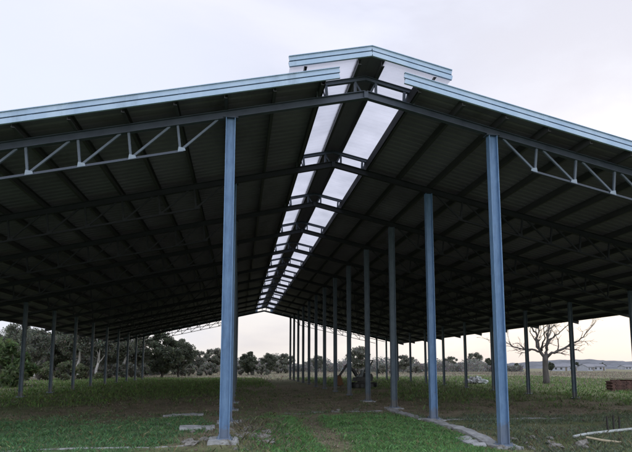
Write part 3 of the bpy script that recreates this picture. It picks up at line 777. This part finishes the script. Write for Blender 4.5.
crook([(.1, 0, 2.4), (.75, -.2, 2.75), (1.5, 0, 3.05), (2.2, .1, 3.5), (3.0, 0, 3.9), (3.5, .2, 4.5)], .17, .05, 2, .7)
crook([(.2, .1, 3.2), (.3, .8, 3.6), (.6, 1.5, 4.1), (.5, 2.2, 4.7)], .12, .05)
crook([(-.3, -.1, 3.0), (-.3, -.8, 3.4), (-.1, -1.6, 4.0), (-.3, -2.2, 4.6)], .12, .05)
crook([(.3, 0, 3.8), (1.0, .1, 4.2), (1.5, 0, 4.7), (2.2, .1, 5.3)], .09, .04)
mb.build('branches', M['greybark'], bt, smooth=True)
bt.children[0].name = 'trunk'

# ------------------------------------------------------------------ far right: houses and hills
def house(x, y, L, W, hw, hr, rz, label):
    r_ = empty('house', (x, y, gzf(x, y)), rz); tag(r_, label, 'house', 'white houses on the horizon')
    b = MB(); b.box((0, 0, hw/2 - .2), (L, W, hw + .4)); 
    for sx in (-1, 1): b.add([(sx*L/2, -W/2, hw), (sx*L/2, W/2, hw), (sx*L/2, 0, hw+hr)], [(0, 1, 2) if sx > 0 else (2, 1, 0)])
    b.build('wall', M['housewall'], r_)
    b = MB()
    for sy in (-1, 1):
        b.sweep([(-L/2-.3, 0), (L/2+.3, 0), (L/2+.3, .12), (-L/2-.3, .12)], (0, sy*(W/2+.35), hw - hr*.35/(W/2)*1.0 + .02), (0, 0, hw + hr + .02), (0, -sy*.2, 1))
    b.build('roof', M['roofgrey'], r_)
    for k in range(int(L//3)):
        b = MB(); b.box((-L/2 + 1.6 + k*2.8, -W/2 - .02, hw*.55), (1.1, .06, 1.1)); b.build('window', M['window'], r_)
    b = MB(); b.box((L/2 - 1.0, -W/2 - .025, 1.0), (.95, .07, 2.0)); b.build('door', M['wood'], r_)
for u, yy, L, W, hw, hr, rz, lab in (
    (557, 262, 8, 6, 2.4, 1.4, -.3, 'white house immediately right of the bare tree trunk'),
    (565, 285, 9, 7, 2.6, 1.5, .1, 'second white house right of the bare tree trunk'),
    (584, 265, 7, 6, 2.4, 1.5, .4, 'brightest white house right of farthest right eave column'),
    (592, 280, 10, 7, 2.5, 1.4, -.2, 'white house in the middle of the distant row'),
    (624, 350, 9, 7, 2.0, 1.2, .1, 'rightmost pale house on the horizon')):
    house(at(u, yy), yy, L, W, hw, hr, rz, lab)
for k, (u, yy, sc, lab) in enumerate(((549, 250, .8, 'dark distant tree beside the bare tree trunk'), (575, 292, .85, 'distant tree between the white houses'), (600, 300, .8, 'distant tree left of the rightmost pale house'), (515, 240, .7, 'distant tree right of the front right column'))):
    plant_tree('tree', T4, at(u, yy), yy, lab, 'tree', 'trees around the far houses', k*1.3, sc)

def hill(name, dist, a0, a1, prof, colr, seed):
    n = 160; ang = np.linspace(a0, a1, n); rows = []
    RNGh = np.random.default_rng(seed)
    hh = np.array([prof((a-a0)/(a1-a0)) for a in ang]); rough = (fbm(ang*90, ang*0 + seed, 5) - .5)
    V = []; C = []
    for t, f in ((0, 0), (.25, .45), (.5, .8), (.75, .97), (1, 1.0), (1.4, .6)):
        d = dist*(1 + .35*t); 
        zz = -2.5 + (hh*f + (rough*dist*.004 if .2 < t else 0))
        V.append(np.stack([CAM.x + np.sin(ang)*d, CAM.y + np.cos(ang)*d, zz], 1))
        C.append(np.array(colr)*(.8 + .4*fbm(ang*60 + 9*t, ang*0 + t*6, 4))[:, None])
    V = np.concatenate(V); C = np.concatenate(C); i = np.arange(6*n).reshape(6, n)
    F = np.stack([i[:-1, :-1], i[:-1, 1:], i[1:, 1:], i[1:, :-1]], -1).reshape(-1, 4)
    tag(link(name, np_mesh(name, V, F, M['hill'], C, True)), kind='structure')
AN = lambda u: .1448 + math.atan((u-316)/525.1)
hill('hills', 520, AN(380), AN(820), lambda t: 3.4 + 7.2*math.exp(-((t-.52)/.17)**2) + 3*math.exp(-((t-.85)/.2)**2), (.125, .135, .155), 3)  # both ridges: distance haze painted in as blue-grey
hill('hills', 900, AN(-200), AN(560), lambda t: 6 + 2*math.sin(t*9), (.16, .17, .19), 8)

# ------------------------------------------------------------------ sky and light
SUN_EL, SUN_AZ = R(14), R(38)          # low behind the cloud, right of the far end of the shed
w = bpy.data.worlds.new('World'); scn.world = w; w.use_nodes = True; nt = w.node_tree
bg = nt.nodes['Background']; bg.inputs[1].default_value = .1
sky = nt.nodes.new('ShaderNodeTexSky'); sky.sky_type = 'NISHITA'; sky.sun_disc = False
sky.sun_elevation = SUN_EL; sky.sun_rotation = SUN_AZ; sky.air_density = 1.2; sky.dust_density = 2.5
tc = nt.nodes.new('ShaderNodeTexCoord'); sep = nt.nodes.new('ShaderNodeSeparateXYZ'); nt.links.new(tc.outputs['Generated'], sep.inputs[0])
base = ramp(nt, sep.outputs[2], [(0., (1.0, .955, .87)), (.05, (1.0, .97, .91)), (.16, (.96, .955, .97)), (.34, (.87, .90, 1.0)), (.6, (.86, .89, 1.)), (.9, (1.45, 1.5, 1.62))])
mp = nt.nodes.new('ShaderNodeMapping'); mp.inputs['Scale'].default_value = (1, 1, 2.6); nt.links.new(tc.outputs['Generated'], mp.inputs[0])
n1 = tex(nt, 'ShaderNodeTexNoise', Scale=1.9, Detail=7, Roughness=.52, Distortion=.3); nt.links.new(mp.outputs[0], n1.inputs['Vector'])
cl = ramp(nt, n1.outputs[0], [(.36, (.74, .75, .83)), (.47, (.92, .925, .96)), (.56, (1., 1., 1.)), (.66, (1.06, 1.06, 1.05))])
cc = mixc(nt, 1.0, base, cl, 'MULTIPLY')
east = ramp(nt, sep.outputs[0], [(.0, (.90, .885, .90)), (.55, (1., 1., 1.))]); cc = mixc(nt, 1.0, cc, east, 'MULTIPLY')
def bank(cc, d, tint, width, k):
    dt = nt.nodes.new('ShaderNodeVectorMath'); dt.operation = 'DOT_PRODUCT'; nt.links.new(tc.outputs['Generated'], dt.inputs[0]); dt.inputs[1].default_value = Vector(d).normalized()
    ad = nt.nodes.new('ShaderNodeMath'); ad.operation = 'MULTIPLY_ADD'; nt.links.new(n1.outputs[0], ad.inputs[0]); ad.inputs[1].default_value = -k; nt.links.new(dt.outputs['Value'], ad.inputs[2])
    f = ramp(nt, ad.outputs[0], [(1 - width - k*.5, (0,)*3), (1 - k*.5, (1,)*3)])
    return mixc(nt, f, cc, tint)
cc = bank(cc, (.70, .72, .56), (.70, .71, .81), .085, .3)
cc = bank(cc, (-.42, .90, .42), (.77, .815, .935), .13, .35)
south = ramp(nt, sep.outputs[1], [(.0, (1.75, 1.77, 1.8)), (1., (1., 1., 1.))])  # brightness added to the unseen sky behind the camera, lighting ground and columns
mr = nt.nodes.new('ShaderNodeMapRange'); mr.inputs[1].default_value = -.75; mr.inputs[2].default_value = .35
nt.links.new(sep.outputs[1], mr.inputs[0]); nt.links.new(mr.outputs[0], south.node.inputs[0]); cc = mixc(nt, 1.0, cc, south, 'MULTIPLY')
cc = mixc(nt, 1.0, cc, (11.6, 11.6, 11.6), 'MULTIPLY')
fin = mixc(nt, .94, sky.outputs[0], cc); nt.links.new(fin, bg.inputs[0])
for n in nt.nodes:
    if n.type == 'MIX': n.clamp_result = False
sl = bpy.data.lights.new('sun', 'SUN'); sl.energy = .5; sl.angle = R(25); sl.color = (1, .95, .87)
so = bpy.data.objects.new('sun', sl); COL.objects.link(so); so.location = (20, 40, 30)
dv = Vector((math.sin(SUN_AZ)*math.cos(SUN_EL), math.cos(SUN_AZ)*math.cos(SUN_EL), math.sin(SUN_EL)))
so.rotation_euler = dv.to_track_quat('Z', 'Y').to_euler()

scn.view_settings.view_transform = 'Standard'; scn.view_settings.look = 'None'; scn.view_settings.exposure = 0
scn.render.engine = 'CYCLES'
scn.cycles.use_denoising = True
scn.cycles.max_bounces = 8; scn.cycles.diffuse_bounces = 5; scn.cycles.transparent_max_bounces = 12
